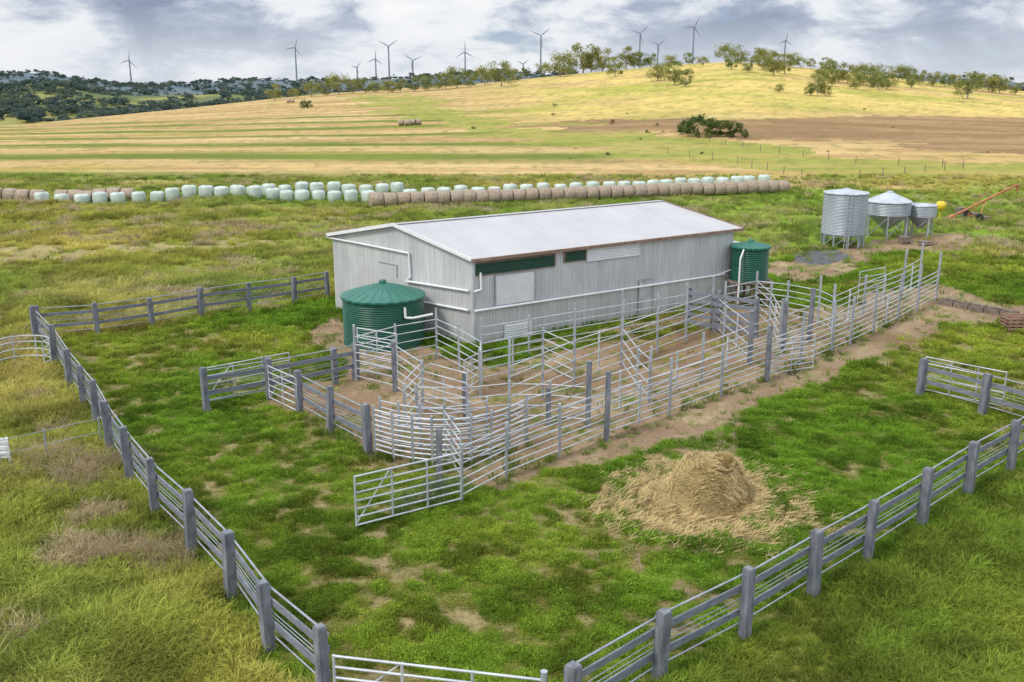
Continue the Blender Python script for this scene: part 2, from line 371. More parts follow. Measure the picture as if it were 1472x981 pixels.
gcol=np.array([.185,.325,.028])+np.clip((n1-.42)*3,0,1)[:,None]*np.array([.17,.09,.025])+np.clip((n4-.4)*3,0,1)[:,None]*np.array([.05,.02,.005])
gcol=gcol*(1.2-.6*np.clip((n2-.38)*3,0,1))[:,None]
gcol=np.where((dd>.12)[:,None],gcol*.6+np.array([.17,.125,.04]),gcol)
gcol=gcol*rng.uniform(.6,1.35,(n,1))
hgt=.4+1.3*smooth((.56-n3)/.2)*rng.uniform(.6,1.2,n)
sc=(.7+.6*rng.random(n))*np.clip(Yq/32,.85,1.9)
P3=np.stack([Xq,Yq,tz(Xq,Yq)],1); rot=np.stack([np.zeros(n),np.zeros(n),rng.uniform(0,6.28,n)],1)
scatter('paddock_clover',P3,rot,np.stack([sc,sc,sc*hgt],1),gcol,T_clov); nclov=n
# long rough grass outside
Xq,Yq=pts(230000,13,125,.68)
def along(pp,dens,sp_):
    out=[]
    g=[G(a,b) for a,b in pp]
    for a_,b_ in zip(g,g[1:]):
        k=int((b_-a_).length*dens)
        for _ in range(k):
            q_=a_.lerp(b_,random.random()); out.append((q_.x+random.gauss(0,sp_),q_.y+random.gauss(0,sp_)))
    return np.array(out)
LEFT=[(52,492),(80,525),(101,560),(120,585),(139,612),(158,650),(186,692),(223,742),(276,795),(333,858),(386,937),(466,1012)]
RIGHT=[(822,1068),(948,985),(1070,920),(1168,855),(1247,809),(1325,757),(1391,714),(1452,677),(1510,640),(1566,607),(1620,576)]
FR=[(664,722),(728,688),(804,657),(872,630),(962,598),(1036,570),(1102,545),(1150,526),(1195,507),(1255,480),(1318,447)]
fl=np.concatenate([along(LEFT,14,.2),along(RIGHT,14,.22),along([(431,596),(529,654),(640,675),(757,640)],9,.2),along(FR,3,.25),along(FR[:3],4,.3)])
nf=len(fl)
Xq=np.concatenate([Xq,fl[:,0]]); Yq=np.concatenate([Yq,fl[:,1]])
c_,inf=ground(Xq,Yq)
pr=np.where(inf['pad']|inf['bare'],0,.9); tall=fbm(Xq/3,Yq/3,3,77)
pr=pr*np.clip(.5+(tall-.4)*3,.25,1); pr=np.where(inf['rt']>.4,pr*.5,pr)
isf=np.zeros(len(Xq),bool); isf[-nf:]=True; pr=np.where(isf,1,pr)
k=rng.random(len(Xq))<pr; Xq,Yq,c_,tall,isf,n1,n4,n2=Xq[k],Yq[k],c_[k],tall[k],isf[k],inf['n1'][k],inf['n4'][k],inf['n2'][k]; n=len(Xq)
right=(Xq>-1)&(Yq<32)
base=np.array([.42,.42,.08])+np.clip((n1-.42)*4,0,1)[:,None]*np.array([.18,.10,.07])-np.clip((n4-.42)*5,0,1)[:,None]*np.array([.15,.05,.02])
c_=np.where(right[:,None],np.array([.23,.32,.04])+np.clip((n1-.45)*3,0,1)[:,None]*np.array([.14,.07,.025]),base)
c_=np.where(isf[:,None],np.array([.20,.29,.045]),c_)
c_=c_*(1.2-.55*np.clip((n2-.38)*3,0,1))[:,None]
dry=(fbm(Xq/2.2,Yq/2.2,3,79)>.67)&~right&~isf
c_=np.where(dry[:,None],np.array([.58,.48,.27]),c_)*rng.uniform(.6,1.3,(n,1))
sc=(.45+.9*tall)*rng.uniform(.6,1.2,n)*np.where(Yq<60,1,.8)*np.where(right,.75,1.0)*np.where(isf,.8,1)
P3=np.stack([Xq,Yq,tz(Xq,Yq)],1); rot=np.stack([rng.normal(0,.15,n),rng.normal(0,.15,n),rng.uniform(0,6.28,n)],1)
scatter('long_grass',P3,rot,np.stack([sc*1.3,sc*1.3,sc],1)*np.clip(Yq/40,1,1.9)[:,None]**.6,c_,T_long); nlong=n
# ------------------------------------------------------------ timber rail fences
def timber_fence(name,pp,ph=1.6,side=1,rails=None):
    mb=MB(); g=[Vector((*G(a,b)[:2],0)) for a,b in pp]
    rails=rails or [(1.42,'p',.024),(1.12,'b',.155),(.90,'c',.010),(.80,'c',.010),(.60,'b',.155),(.32,'p',.018)]
    for i_,q_ in enumerate(g):
        z0=float(tz(q_.x,q_.y)); dz=random.uniform(-.07,.08); w=random.uniform(.095,.12); rot_=random.uniform(-.12,.12)
        d=(g[min(i_+1,len(g)-1)]-g[max(i_-1,0)]).normalized(); d=(Matrix.Rotation(rot_,3,'Z')@d); n_=Vector((-d.y,d.x,0)); ln=Vector((random.uniform(-.035,.035),random.uniform(-.035,.035),1))
        mb.box(q_+Vector((0,0,(ph+dz)/2-.15+z0)),d*w,n_*w*random.uniform(.9,1.05),ln*((ph+dz)/2+.15),0)
        mb.box(q_+Vector((0,0,ph+dz+z0+.012))+Vector((ln.x*(ph/2+.15),ln.y*(ph/2+.15),0)),d*w*.86,n_*w*.86,(0,0,.014),0)
    for a_,b_ in zip(g,g[1:]):
        d=(b_-a_).normalized(); n_=Vector((-d.y,d.x,0))*side*.135
        za=float(tz(a_.x,a_.y)); zb=float(tz(b_.x,b_.y))
        for h,kind,sz in rails:
            p_=a_+n_+Vector((0,0,h+za+random.uniform(-.02,.02))); q_=b_+n_+Vector((0,0,h+zb+random.uniform(-.02,.02)))
            if kind=='b': mb.beam(p_-d*.05,q_+d*.05,.04,sz*random.uniform(.9,1.1),1)
            else: mb.tube(p_-d*.05,q_+d*.05,sz,6,2)
    return mb.obj(name,[M_tim,M_tim2,M_rail])
timber_fence('timber_fence',LEFT,side=1)
timber_fence('timber_fence',[(56,489),(141,483),(219,472),(290,458),(359,447),(424,438),(471,430)],side=1,ph=1.5)
timber_fence('timber_fence',RIGHT,side=1)
timber_fence('timber_fence',[(297,592),(388,574)],side=1,ph=1.5)
timber_fence('timber_fence',[(388,572),(482,552),(512,545)],side=-1,ph=1.5)
timber_fence('timber_fence',[(431,596),(476,624),(529,654)],side=1,ph=1.6)
timber_fence('timber_fence',[(1322,571),(1412,597),(1500,622),(1600,650)],side=1,ph=1.5)
# ------------------------------------------------------------ steel yards
def steel(name,pp,h=1.65,n=6,tall=None,r=.023,posts=True,pr=.045,low=.22):
    mb=MB(); g=[Vector((*G(a,b)[:2],0)) for a,b in pp]
    for i_,q_ in enumerate(g):
        hh=h+.12 if not tall else tall[i_]
        if posts: mb.box(q_+Vector((0,0,hh/2-.05)),(pr,0,0),(0,pr,0),(random.uniform(-.015,.015),random.uniform(-.015,.015),hh/2+.05),0)
    for a_,b_ in zip(g,g[1:]):
        d=(b_-a_).normalized(); L=(b_-a_).length; s_=d*(pr+.003)
        for k in range(n):
            z=low+(h-low)*k/(n-1); mb.tube(a_+s_+Vector((0,0,z)),b_-s_+Vector((0,0,z+random.uniform(-.015,.015))),r,6,1)
        if L>3.2:
            m_=(a_+b_)/2; mb.box(m_+Vector((0,0,h/2+.08)),d*.02,Vector((-d.y,d.x,0))*.034,(0,0,h/2-.04),1)
    return mb.obj(name,[M_steel,M_steelw])
def gate(name,p0,p1,h=1.35,n=6,bars=2,z0=.15,r=.022,hoop=False):
    a_=Vector((*G(*p0)[:2],0)); b_=Vector((*G(*p1)[:2],0)); d=(b_-a_); mb=MB()
    for k in range(n):
        z=z0+(h-z0)*k/(n-1); mb.tube(a_+Vector((0,0,z)),b_+Vector((0,0,z)),r,8,0)
    for t in [0,1]+[(j+1)/(bars+1) for j in range(bars)]:
        q_=a_+d*t; mb.tube(q_+Vector((0,0,z0-.02)),q_+Vector((0,0,h+.02)),r*1.15,8,0)
    if bars: 
        o=Vector((-d.y,d.x,0)).normalized()*.045
        mb.tube(a_+o+Vector((0,0,z0)),a_+d/(bars+1)+o+Vector((0,0,h)),r*.7,6,0)
    if hoop:
        mb.tube(a_+Vector((0,0,h)),a_+d*.2+Vector((0,0,h+.35)),r,6,0); mb.tube(a_+d*.2+Vector((0,0,h+.35)),b_+Vector((0,0,h+.35)),r,6,0); mb.tube(b_+Vector((0,0,h)),b_+Vector((0,0,h+.35)),r,6,0)
    return mb.obj(name,[M_steelw])
steel('steel_yard_fence',[(664,722),(728,688),(804,657),(872,630),(962,598),(1036,570),(1102,545),(1150,526),(1195,507),(1222,496),(1255,480),(1290,462),(1318,447),(1345,432)],1.6,7,tall=[1.7,1.75,1.75,2.2,2.1,2.0,2.05,2.3,2.0,2.2,2.3,2.3,2.4,2.6])
steel('cattle_race_fence',[(757,640),(845,612),(933,578),(1008,550),(1077,520),(1125,503),(1165,488)],1.55,5,tall=[1.7,2.25,2.1,2.0,2.2,2.3,2.2])
steel('curved_forcing_pen',[(540,655),(566,663),(594,668),(622,671),(650,671),(678,668),(706,661),(732,651),(757,638)],1.5,9,r=.032,pr=.035)
steel('curved_forcing_pen',[(548,640),(575,647),(605,651),(640,651),(675,647),(700,640)],1.5,7,r=.022,pr=.035)
steel('steel_yard_fence',[(512,548),(568,562),(608,592),(583,622)],1.8,6,tall=[2.2,2.0,1.9,1.7])
steel('steel_yard_fence',[(512,545),(570,527),(628,515)],1.7,5,tall=[2.2,1.8,2.2])
steel('steel_yard_fence',[(628,515),(660,532),(692,552),(690,570)],1.7,6,tall=[2.2,1.9,2.3,1.8])
steel('steel_yard_fence',[(692,525),(760,512),(825,500),(893,488),(944,479),(985,471)],1.6,5,tall=[2.0,1.8,2.0,2.3,1.9,2.2])
steel('steel_yard_fence',[(732,596),(780,574),(825,553),(893,527),(944,507),(985,491),(1022,476)],1.75,5,tall=[2.7,2.0,3.0,2.8,2.0,2.6,2.6])
steel('steel_yard_fence',[(825,553),(780,530),(692,552)],1.6,5)
steel('steel_yard_fence',[(933,578),(915,560),(893,527)],1.6,4)
steel('steel_yard_fence',[(1077,520),(1040,488),(1022,470)],1.6,4)
steel('steel_yard_fence',[(600,612),(672,612),(732,606),(790,607),(845,612)],1.35,4)
steel('steel_yard_fence',[(1085,452),(1130,458),(1175,468),(1195,478),(1240,455),(1296,430),(1320,415)],1.7,6,tall=[2.2,1.9,2.4,2.3,2.1,2.7,2.6])
steel('steel_yard_fence',[(1120,500),(1105,472),(1085,452),(1040,462)],1.7,5,tall=[2.2,2.2,2.1,2.0])
steel('steel_yard_fence',[(1195,507),(1195,478)],1.7,6,tall=[2.3,2.2])
gate('steel_gate',(513,763),(663,724),1.5,7,2,r=.028)
gate('steel_gate',(388,577),(429,597),1.35,6,1)
gate('steel_gate',(608,592),(672,612),1.5,6,1,hoop=True)
gate('steel_gate',(1104,543),(1168,533),1.5,7,1)
gate('steel_gate',(668,575),(690,562),1.5,6,1)
gate('steel_gate',(296,582),(418,556),1.35,5,2)
gate('steel_gate',(484,1030),(782,1068),1.25,6,2,r=.026)
gate('steel_gate',(1326,565),(1440,590),1.4,6,2)
gate('steel_gate',(640,655),(663,690),1.45,6,0)
gate('steel_gate',(1232,440),(1268,432),1.8,6,0)
gate('steel_gate',(516,538),(572,548),1.9,7,1)
mb=MB()
for a,b_,h in((632,702,1.75),(845,616,2.3),(872,634,2.3),(788,612,1.3),(1077,524,2.2),(1102,549,2.2),(1125,506,2.2),(1163,492,2.4),(568,564,1.9),(669,606,1.7)):
    g_=G(a,b_); mb.box((g_.x,g_.y,h/2),(.085,0,0),(0,.085,0),(random.uniform(-.02,.02),0,h/2+.05),0)
mb.obj('yard_gate_posts',[M_tim])
g_=G(781,1068); mb=MB(); mb.tube((g_.x,g_.y,-.1),(g_.x,g_.y,1.4),.06,12,0); mb.tube((g_.x,g_.y,1.4),(g_.x,g_.y,1.43),.065,12,0); mb.obj('gate_post',[M_steel])
timber_fence('timber_fence',[(988,470),(1030,478),(1085,486)],side=-1,ph=1.9,rails=[(h,'b',.19) for h in(.3,.65,1.0,1.35,1.7)])
# ------------------------------------------------------------ shed
EZ=3.93
A=G(678,373,EZ); B=G(1068,328,EZ); Cc=G(470,337,EZ)
A2=Vector((A.x,A.y,0)); e1=Vector((B.x-A.x,B.y-A.y,0)); L1=e1.length; e1.normalize(); e2=Vector((Cc.x-A.x,Cc.y-A.y,0)); L2=e2.length; e2.normalize()
mid=A2+e2*L2/2; RZ=HZ(562,323,mid.x,mid.y)
def S(s,t,z): return A2+e1*s+e2*t+Vector((0,0,z))
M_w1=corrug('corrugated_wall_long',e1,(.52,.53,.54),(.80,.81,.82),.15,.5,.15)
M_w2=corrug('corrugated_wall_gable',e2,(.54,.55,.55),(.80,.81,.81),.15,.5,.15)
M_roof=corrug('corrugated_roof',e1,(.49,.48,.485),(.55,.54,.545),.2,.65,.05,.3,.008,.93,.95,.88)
shed=empty('corrugated_iron_shed',A2)
def part(mb,name,mats): 
    o=mb.obj(name,mats); o.parent=shed; o.matrix_parent_inverse=Matrix.Translation(-A2); return o
i0,i1,j0,j1=.2,L1-.5,.14,L2-.14
def rz(t): return EZ-.03+(RZ-EZ)*(1-abs(t-L2/2)/(L2/2))
mb=MB(); mb.add([S(i0,j0,-.1),S(i1,j0,-.1),S(i1,j0,rz(j0)-.02),S(i0,j0,rz(j0)-.02)],[(0,1,2,3)]); part(mb,'long_wall',[M_w1])
mb=MB(); mb.add([S(i0,j1,-.1),S(i1,j1,-.1),S(i1,j1,rz(j1)-.02),S(i0,j1,rz(j1)-.02)],[(3,2,1,0)]); part(mb,'rear_wall',[M_w1])
for nm,s_ in(('gable_wall',i0),('far_gable_wall',i1)):
    mb=MB(); mb.add([S(s_,j0,-.1),S(s_,j0,rz(j0)-.02),S(s_,L2/2,RZ-.06),S(s_,j1,rz(j1)-.02),S(s_,j1,-.1)],[(0,1,2,3,4)]); part(mb,nm,[M_w2])
mb=MB()
for t0,t1 in((0,L2/2),(L2,L2/2)):
    z0,z1=EZ,RZ
    mb.add([S(0,t0,z0),S(L1,t0,z0),S(L1,t1,z1),S(0,t1,z1),S(0,t0,z0-.03),S(L1,t0,z0-.03),S(L1,t1,z1-.03),S(0,t1,z1-.03)],[(0,1,2,3),(4,7,6,5),(0,4,5,1),(0,3,7,4),(1,5,6,2)])
mb.beam(S(-.01,L2/2,RZ+.02),S(L1+.01,L2/2,RZ+.02),.3,.03)
part(mb,'roof',[M_roof])
mb=MB(); mb.beam(S(0,-.065,EZ-.06),S(L1,-.065,EZ-.06),.12,.13); mb.beam(S(L1+.03,0,EZ-.02),S(L1+.03,L2/2,RZ-.02),.04,.16)
mb.beam(S(0,L2+.065,EZ-.06),S(L1,L2+.065,EZ-.06),.12,.13)
part(mb,'gutter',[M_rust])
mb=MB(); mb.beam(S(-.02,0,EZ-.02),S(-.02,L2/2,RZ-.0),.03,.16); mb.beam(S(-.02,L2/2,RZ-.0),S(-.02,L2,EZ-.02),.03,.16); part(mb,'barge_flashing',[M_white])
nrm1=Vector((e1.y,-e1.x,0)); nrm2=Vector((-e2.y,e2.x,0)) 
if nrm2.dot(e1)>0: nrm2=-nrm2
def onwall(px,py,w):
    o=S(0,j0,0) if w==1 else S(i0,0,0); n_=nrm1 if w==1 else nrm2
    d=Vector(ray(px,py)); c=Vector((0,0,H)); t=(o-c).dot(n_)/d.dot(n_); q_=c+d*t
    return None,q_
def spanel(name,px0,px1,ytop0,ybot0,m_,frame=None,proud=.03,slats=0,smat=None):
    _,q0=onwall(px0,ytop0,1); _,q1=onwall(px1,ytop0,1); _,qb=onwall(px0,ybot0,1)
    s0=(q0-A2).dot(e1); s1=(q1-A2).dot(e1); zt=q0.z; zb=qb.z; off=(S(0,j0,0)-A2)
    base=A2+off-e1*off.dot(e1)
    def W(s,z,pr): return base+e1*s+nrm1*pr+Vector((0,0,z))
    mb=MB(); mb.box(W((s0+s1)/2,(zt+zb)/2,proud),e1*(s1-s0)/2,nrm1*.012,(0,0,(zt-zb)/2),0)
    if frame:
        for s in(s0,s1): mb.box(W(s,(zt+zb)/2,proud+.02),e1*.03,nrm1*.02,(0,0,(zt-zb)/2+.03),1)
        for z in(zt,zb): mb.box(W((s0+s1)/2,z,proud+.017),e1*((s1-s0)/2-.03),nrm1*.02,(0,0,.03),1)
    for k in range(slats):
        z=zb+(zt-zb)*(k+.5)/slats
        mb.box(W((s0+s1)/2,z,proud+.03),e1*((s1-s0)/2-.04),nrm1*.02+Vector((0,0,-.015)),(0,0,(zt-zb)/slats*.28),2)
    part(mb,name,[m_,frame or m_,smat or m_])
M_door=mat('door_sheet',(.60,.61,.63),(.74,.75,.76),.5,.15,1.5)
spanel('louvre_window',681,797,379,397,M_dark,M_rust,.02,5,M_green)
spanel('louvre_window',811,842,362,377,M_dark,M_rust,.02,5,M_green)
spanel('ribbed_cladding',843,919,358,376,M_steel,M_steelw,.03,6,M_white)
spanel('sliding_door',711,768,396,440,M_door,M_steel,.05)
spanel('personnel_door',918,938,403,455,M_steelw,M_steel,.03)
spanel('louvred_vent',725,762,468,496,M_dark,M_white,.04,9,M_white)
mb=MB()
def W1(px,py,pr=.1): return onwall(px,py,1)[1]+nrm1*pr
def W2(px,py,pr=.1): return onwall(px,py,2)[1]+nrm2*pr
mb.path([W2(472,341),W2(520,350),W2(590,364)],.05,8); mb.path([W2(590,364),W2(592,398),W2(586,404)],.055,8)
mb.path([W2(586,404),W2(676,418)],.055,8); mb.path([W1(680,419,.12),W1(690,416),W1(689,392)],.05,8)
mb.path([W2(600,432),W2(676,446)],.055,8); mb.path([W1(681,447),W1(1040,394)],.055,8); mb.tube(W1(1030,395),W1(1048,388),.05,8)
part(mb,'downpipes',[M_white])
mb=MB()
for a,b_,c_2,d_ in((545,376,571,381),(571,381,571,399)): mb.tube(W2(a,b_,.03),W2(c_2,d_,.03),.02,6)
part(mb,'gable_hatch_trim',[M_steel])
mb=MB(); mb.box(S(i0-.02,j0-.02,1.9),e1*.05,e2*.05,(0,0,1.92)); part(mb,'corner_flashing',[M_steelw])
mb=MB(); mb.box(S(L1+.7,2.2,1.4),e1*.9,e2*1.6,(0,0,1.5)); mb.beam(S(L1-.2,2.2,2.98),S(L1+1.7,2.2,2.9),3.5,.05,1); part(mb,'lean_to',[M_w2,M_roof])
# ------------------------------------------------------------ tanks
def tank(name,c,r,h,roof,z0=0,rib=.095):
    e=empty(name,(c.x,c.y,0)); mb=MB(); prof=[]; k=int(h/rib)
    for i_ in range(k*4+1):
        z=z0+h*i_/(k*4); prof.append((r+.028*math.sin(i_*math.pi/2),z))
    mb.lathe((0,0,0),prof,64); mb.obj('ribbed_wall',[M_tank],e)
    mb=MB(); seg=96
    def fn(rr,z,i_,t): return rr,z+(.03 if i_%4<2 else 0)*min(1,rr/r*1.4)
    mb.lathe((0,0,0),[(r+.1,z0+h-.07),(r+.1,z0+h+.01),(r*.55,z0+h+roof*.5),(.12,z0+h+roof*.93),(.001,z0+h+roof)],seg,0,False,fn); mb.lathe((0,0,0),[(.16,z0+h+roof-.03),(.16,z0+h+roof+.06),(.001,z0+h+roof+.1)],16)
    mb.obj('conical_roof',[M_tankr],e)
    return e
c=G(553,491); tk=tank('green_water_tank',c,1.78,2.15,.6)
mb=MB(); fr=Vector((.6,-.8,0)).normalized(); x0=fr*1.86
mb.path([(x0.x,x0.y,1.9),(x0.x*1.02,x0.y*1.02,1.45),(x0.x+.35,x0.y+.05,1.42),(x0.x+1.15,x0.y+.45,1.5)],.055,8); mb.obj('overflow_pipe',[M_white],tk)
c=G(1074,438); tk=tank('elevated_green_water_tank',c,.93,1.75,.28,z0=1.35)
mb=MB()
for x in(-.8,0,.8):
    for y in(-.8,.8): mb.box((x,y,.6),(.06,0,0),(0,.06,0),(0,0,.62))
for y in(-.8,.8): mb.beam((-1.1,y,1.24),(1.1,y,1.24),.12,.1)
for k in range(11): mb.beam((-1.05+.21*k,-1.1,1.32),(-1.05+.21*k,1.1,1.32),.17,.05)
mb.beam((-.8,-.87,.1),(.8,-.87,1.1),.04,.1); mb.obj('timber_stand',[M_sleeper],tk)
mb=MB(); mb.path([(-.55,-.85,3.05),(-.75,-1.05,2.6),(-.75,-1.05,.3)],.045,8); mb.obj('inlet_pipe',[M_white],tk)
# ------------------------------------------------------------ silos
M_silo=mat('silo_galvanised',(.26,.30,.34),(.43,.47,.51),.45,.3,1.2,(1,1,.3))
M_silor=mat('silo_roof',(.38,.42,.46),(.55,.58,.61),.4,.3,1.2)
def silo(name,c,r,zleg,hop,h,roof,legs=6,n=40):
    e=empty(name,(c.x,c.y,0)); mb=MB(); prof=[]; z0=zleg
    if hop: prof.append((.2,z0-hop)) 
    else: prof.append((.01,z0))
    k=int(h/.1)
    for i_ in range(k*4+1): prof.append((r+.018*math.sin(i_*math.pi/2),z0+h*i_/(k*4)))
    mb.lathe((0,0,0),prof,n); mb.obj('bin',[M_silo],e)
    if roof:
        mb=MB(); mb.lathe((0,0,0),[(r+.07,z0+h-.03),(r+.07,z0+h+.02),(.25,z0+h+roof*.9),(.25,z0+h+roof),(.001,z0+h+roof+.05)],n,0,False,lambda rr,z,i_,t:(rr,z+(.03 if i_%4==0 and rr>.3 else 0))); mb.obj('cone_roof',[M_silor],e)
    else:
        mb=MB(); mb.lathe((0,0,0),[(r+.03,z0+h-.05),(r+.03,z0+h+.03),(r-.03,z0+h+.03),(r-.03,z0+h-.2),(.01,z0+h-.3)],n); mb.obj('rim',[M_silor],e)
    mb=MB()
    L=[]
    for k in range(legs):
        t=6.283*k/legs+.2; x,y=(r-.06)*math.cos(t),(r-.06)*math.sin(t); L.append((x,y)); mb.beam((x,y,-.05),(x,y,z0+.25),.09,.09)
    for k in range(legs):
        x,y=L[k]; x2,y2=L[(k+1)%legs]; mb.beam((x,y,.15),(x2,y2,z0-.1),.04,.05); mb.beam((x,y,z0-.06),(x2,y2,z0-.06),.06,.08)
    mb.obj('legs',[M_silo],e); return e
s1=silo('galvanised_silo',G(1210,354),1.5,.95,0,2.85,.3,10)
mb=MB(); mb.beam((-.4,-1.58,0),(-.4,-1.58,3.9),.04,.04); mb.beam((-.1,-1.58,0),(-.1,-1.58,3.9),.04,.04)
for k in range(12): mb.beam((-.4,-1.58,.3+.3*k),(-.1,-1.58,.3+.3*k),.025,.025)
mb.obj('ladder',[M_silor],s1)
silo('hopper_silo',G(1273,341),1.6,1.75,1.15,.95,.75,6)
silo('open_field_bin',G(1321,340),1.05,1.55,.9,.85,0,4)
g_=G(1350,318); mb=MB(); mb.lathe((0,0,0),[(.1,.9),(.35,1.0),(.42,1.3),(.35,1.6),(.1,1.7)],16); mb.beam((0,0,0),(0,0,1),.08,.08); mb.beam((-.5,0,.05),(.5,0,.05),.1,.08); mb.obj('yellow_feed_hopper',[M_yellow],loc=g_)
a_=G(1375,318); e=empty('grain_auger',a_); mb=MB(); dx=5.2; mb.tube((-.6,0,.3),(dx+.3,1.5,2.9),.09,12,0); mb.beam((-.8,-.1,.25),(-.2,.1,.4),.4,.3,0); mb.tube((dx+.3,1.5,2.9),(dx+.45,1.55,2.4),.1,10,0)
mb.beam((.5,.25,.6),(dx*.6,1.0,2.6),.04,.04,0)
mb.obj('auger_tube',[M_auger],e); mb=MB()
for y in(-.6,1.6): mb.beam((1.6,y,.35),(2.6,.7,1.6),.06,.06,0); mb.tube((1.6,y-.07,.35),(1.6,y+.07,.35),.35,18,1)
mb.beam((1.6,-.6,.35),(1.6,1.6,.35),.06,.06,0); mb.obj('undercarriage',[M_auger,M_tyre],e)
mb=MB()
for (px,py,w,h) in((1395,312,1.2,.35),(1412,318,.9,.4),(1300,350,.5,.5),(1330,352,.7,.25),(1380,308,.6,.6)):
    g_=G(px,py); mb.box((g_.x,g_.y,h/2),(w/2,.1,0),(-.1,.4,0),(0,0,h/2))
    mb.beam((g_.x-w,g_.y-.5,h*.3),(g_.x+w,g_.y-.4,h*.5),.12,.1)
mb.obj('scrap_timber_pile',[M_sleeper])
mb=MB()
p0,p1=G(1350,437),G(1462,458)
for k in range(5):
    a_=p0.lerp(p1,k/5); b_=p0.lerp(p1,(k+.94)/5); mb.beam(a_+Vector((0,0,.10)),b_+Vector((0,0,.10)),.22,.24); mb.beam(a_+Vector((.1,.02,.29)),b_+Vector((.1,.02,.29)),.18,.12)
mb.obj('sleeper_retaining_edge',[M_sleeper])
g_=G(1462,474); mb=MB()
for k in range(4):
    for j in range(5): mb.beam((-.6+.3*j,-.5,.08+.16*k),(-.6+.3*j,.5,.08+.16*k),.1,.03)
    for y in(-.45,0,.45): mb.beam((-.65,y,.14+.16*k),(.65,y,.14+.16*k),.08,.08)
mb.obj('pallet_stack',[mat('reddish_pallet',(.2,.11,.08),(.36,.22,.16),.85)],loc=g_)
# ------------------------------------------------------------ bales
mb=MB(); rr=.68; n=28
mb.lathe((0,0,0),[(.001,-.6),(.25,-.61),(.3,-.59),(.55,-.605),(rr-.05,-.6),(rr,-.54),(rr+.01,0),(rr,.54),(rr-.05,.6),(.5,.6),(.3,.59),(.001,.61)],n,0,True,lambda r,z,i_,t:(r*(1+.03*math.sin(3*t+z*2)+.015*math.sin(9*t)),z))
bale_me=mb.mesh('round_straw_bale',[M_straw])
mb=MB(); mb.lathe((0,0,0),[(.001,0),(.6,.02),(.68,.12),(.70,.6),(.69,1.05),(.62,1.2),(.4,1.27),(.001,1.25)],24,0,True,lambda r,z,i_,t:(r*(1+.02*math.sin(5*t+z*3)),z+.02*math.sin(3*t)))
wrap_me=mb.mesh('wrapped_silage_bale',[M_wrap])
def row(p0,p1,sp,me,name,lying=True,jit=.08):
    a_,b_=Vector(G(*p0)),Vector(G(*p1)); d=(b_-a_); L=d.length; d.normalize(); ang=math.atan2(d.y,d.x); s=0
    while s<L:
        q_=a_+d*s; o=bpy.data.objects.new(name,me); COL.objects.link(o)
        sc=random.uniform(.94,1.06); z=float(tz(q_.x,q_.y)); yj=random.uniform(-jit,jit)
        o.location=(q_.x-d.y*yj,q_.y+d.x*yj,z+(.66*sc if lying else -.03)); o.scale=(sc,sc,1 if lying else random.uniform(.85,1.05))
        o.rotation_euler=(0,math.pi/2,ang+random.uniform(-.06,.06)) if lying else (0,0,random.uniform(0,6))
        s+=sp*random.uniform(.95,1.1)
row((541,299),(1134,277),1.24,bale_me,'round_straw_bale')
row((62,293),(250,291),1.75,wrap_me,'wrapped_silage_bale',False,.3)
row((250,291),(530,291),1.55,wrap_me,'wrapped_silage_bale',False,.3)
row((340,284),(575,282),1.6,wrap_me,'wrapped_silage_bale',False,.3)
row((590,288),(1100,268),1.75,wrap_me,'wrapped_silage_bale',False,.2)
row((-60,294),(60,293),1.24,bale_me,'round_straw_bale',True,.3)
row((90,290),(190,289),1.24,bale_me,'round_straw_bale',True,.3)
for px,py in((577,181),(586,181),(594,180),(602,180),(415,148),(421,148)):
    x,y,z=PT(px,py); o=bpy.data.objects.new('round_straw_bale',bale_me); COL.objects.link(o); o.location=(x,y,z+.66); o.rotation_euler=(0,math.pi/2,random.uniform(-.3,.3))
# ------------------------------------------------------------ hay mound
c=G(1016,722); e=empty('hay_mound',(c.x,c.y,0)); mb=MB()
def hprof(r,t):
    w=1+.10*math.sin(2*t+1)+.06*math.sin(5*t)
    q_=r/w
    return .98*float(1-smooth((q_-.50)/.62))*.85+.30*float(1-smooth((q_-.7)/1.2))-.02+.07*math.sin(3*t+2*r)*float(q_<.8)+.12*(float(vn(r*math.cos(t)*6+50,r*math.sin(t)*6+50,3))-.5)
n=96; rings=[.001]+[.045*k for k in range(1,44)]
mb.lathe((0,0,0),[(r,0) for r in rings],n,0,True,lambda r,z,i_,t:(r,hprof(r,t)))
M_hay=mat('hay',(.28,.20,.085),(.62,.48,.24),.95,0,11,(1,1,.35),.09,30)
mb.obj('packed_core',[M_hay],e)
vs=[];fs=[];tp_=[]
for k in range(18):
    x,y=random.uniform(-.1,.1),random.uniform(-.1,.1); a=random.uniform(0,6.28); l=random.uniform(.12,.28); el=random.uniform(-.3,.45); w=.006; o=len(vs); z=random.uniform(0,.03)
    d=Vector((math.cos(a)*math.cos(el),math.sin(a)*math.cos(el),math.sin(el))); sd=Vector((-math.sin(a),math.cos(a),.5))*w
    c0=Vector((x,y,z)); vs+=[tuple(c0-sd),tuple(c0+sd),tuple(c0+d*l+sd),tuple(c0+d*l-sd)]; fs.append((o,o+1,o+2,o+3)); tp_+=[random.random()]*4
stsrc=[src_from(vs,fs,tp_,'straw_wisp',M_grass)]
nh=12000; th=rng.uniform(0,6.283,nh); rr_=np.abs(rng.normal(0,1.15,nh)); rr_=np.minimum(rr_,3.5)
hz_=np.array([max(hprof(r,t),float(0.01)) for r,t in zip(rr_,th)])
P3=np.stack([rr_*np.cos(th)*np.where(rr_>1.9,1.15,1),rr_*np.sin(th),hz_],1)
tl=np.where((rr_>.5)&(rr_<1.25),1.0,.15)
rot=np.stack([-np.sin(th)*tl,np.cos(th)*tl,rng.uniform(0,.6,nh)],1)
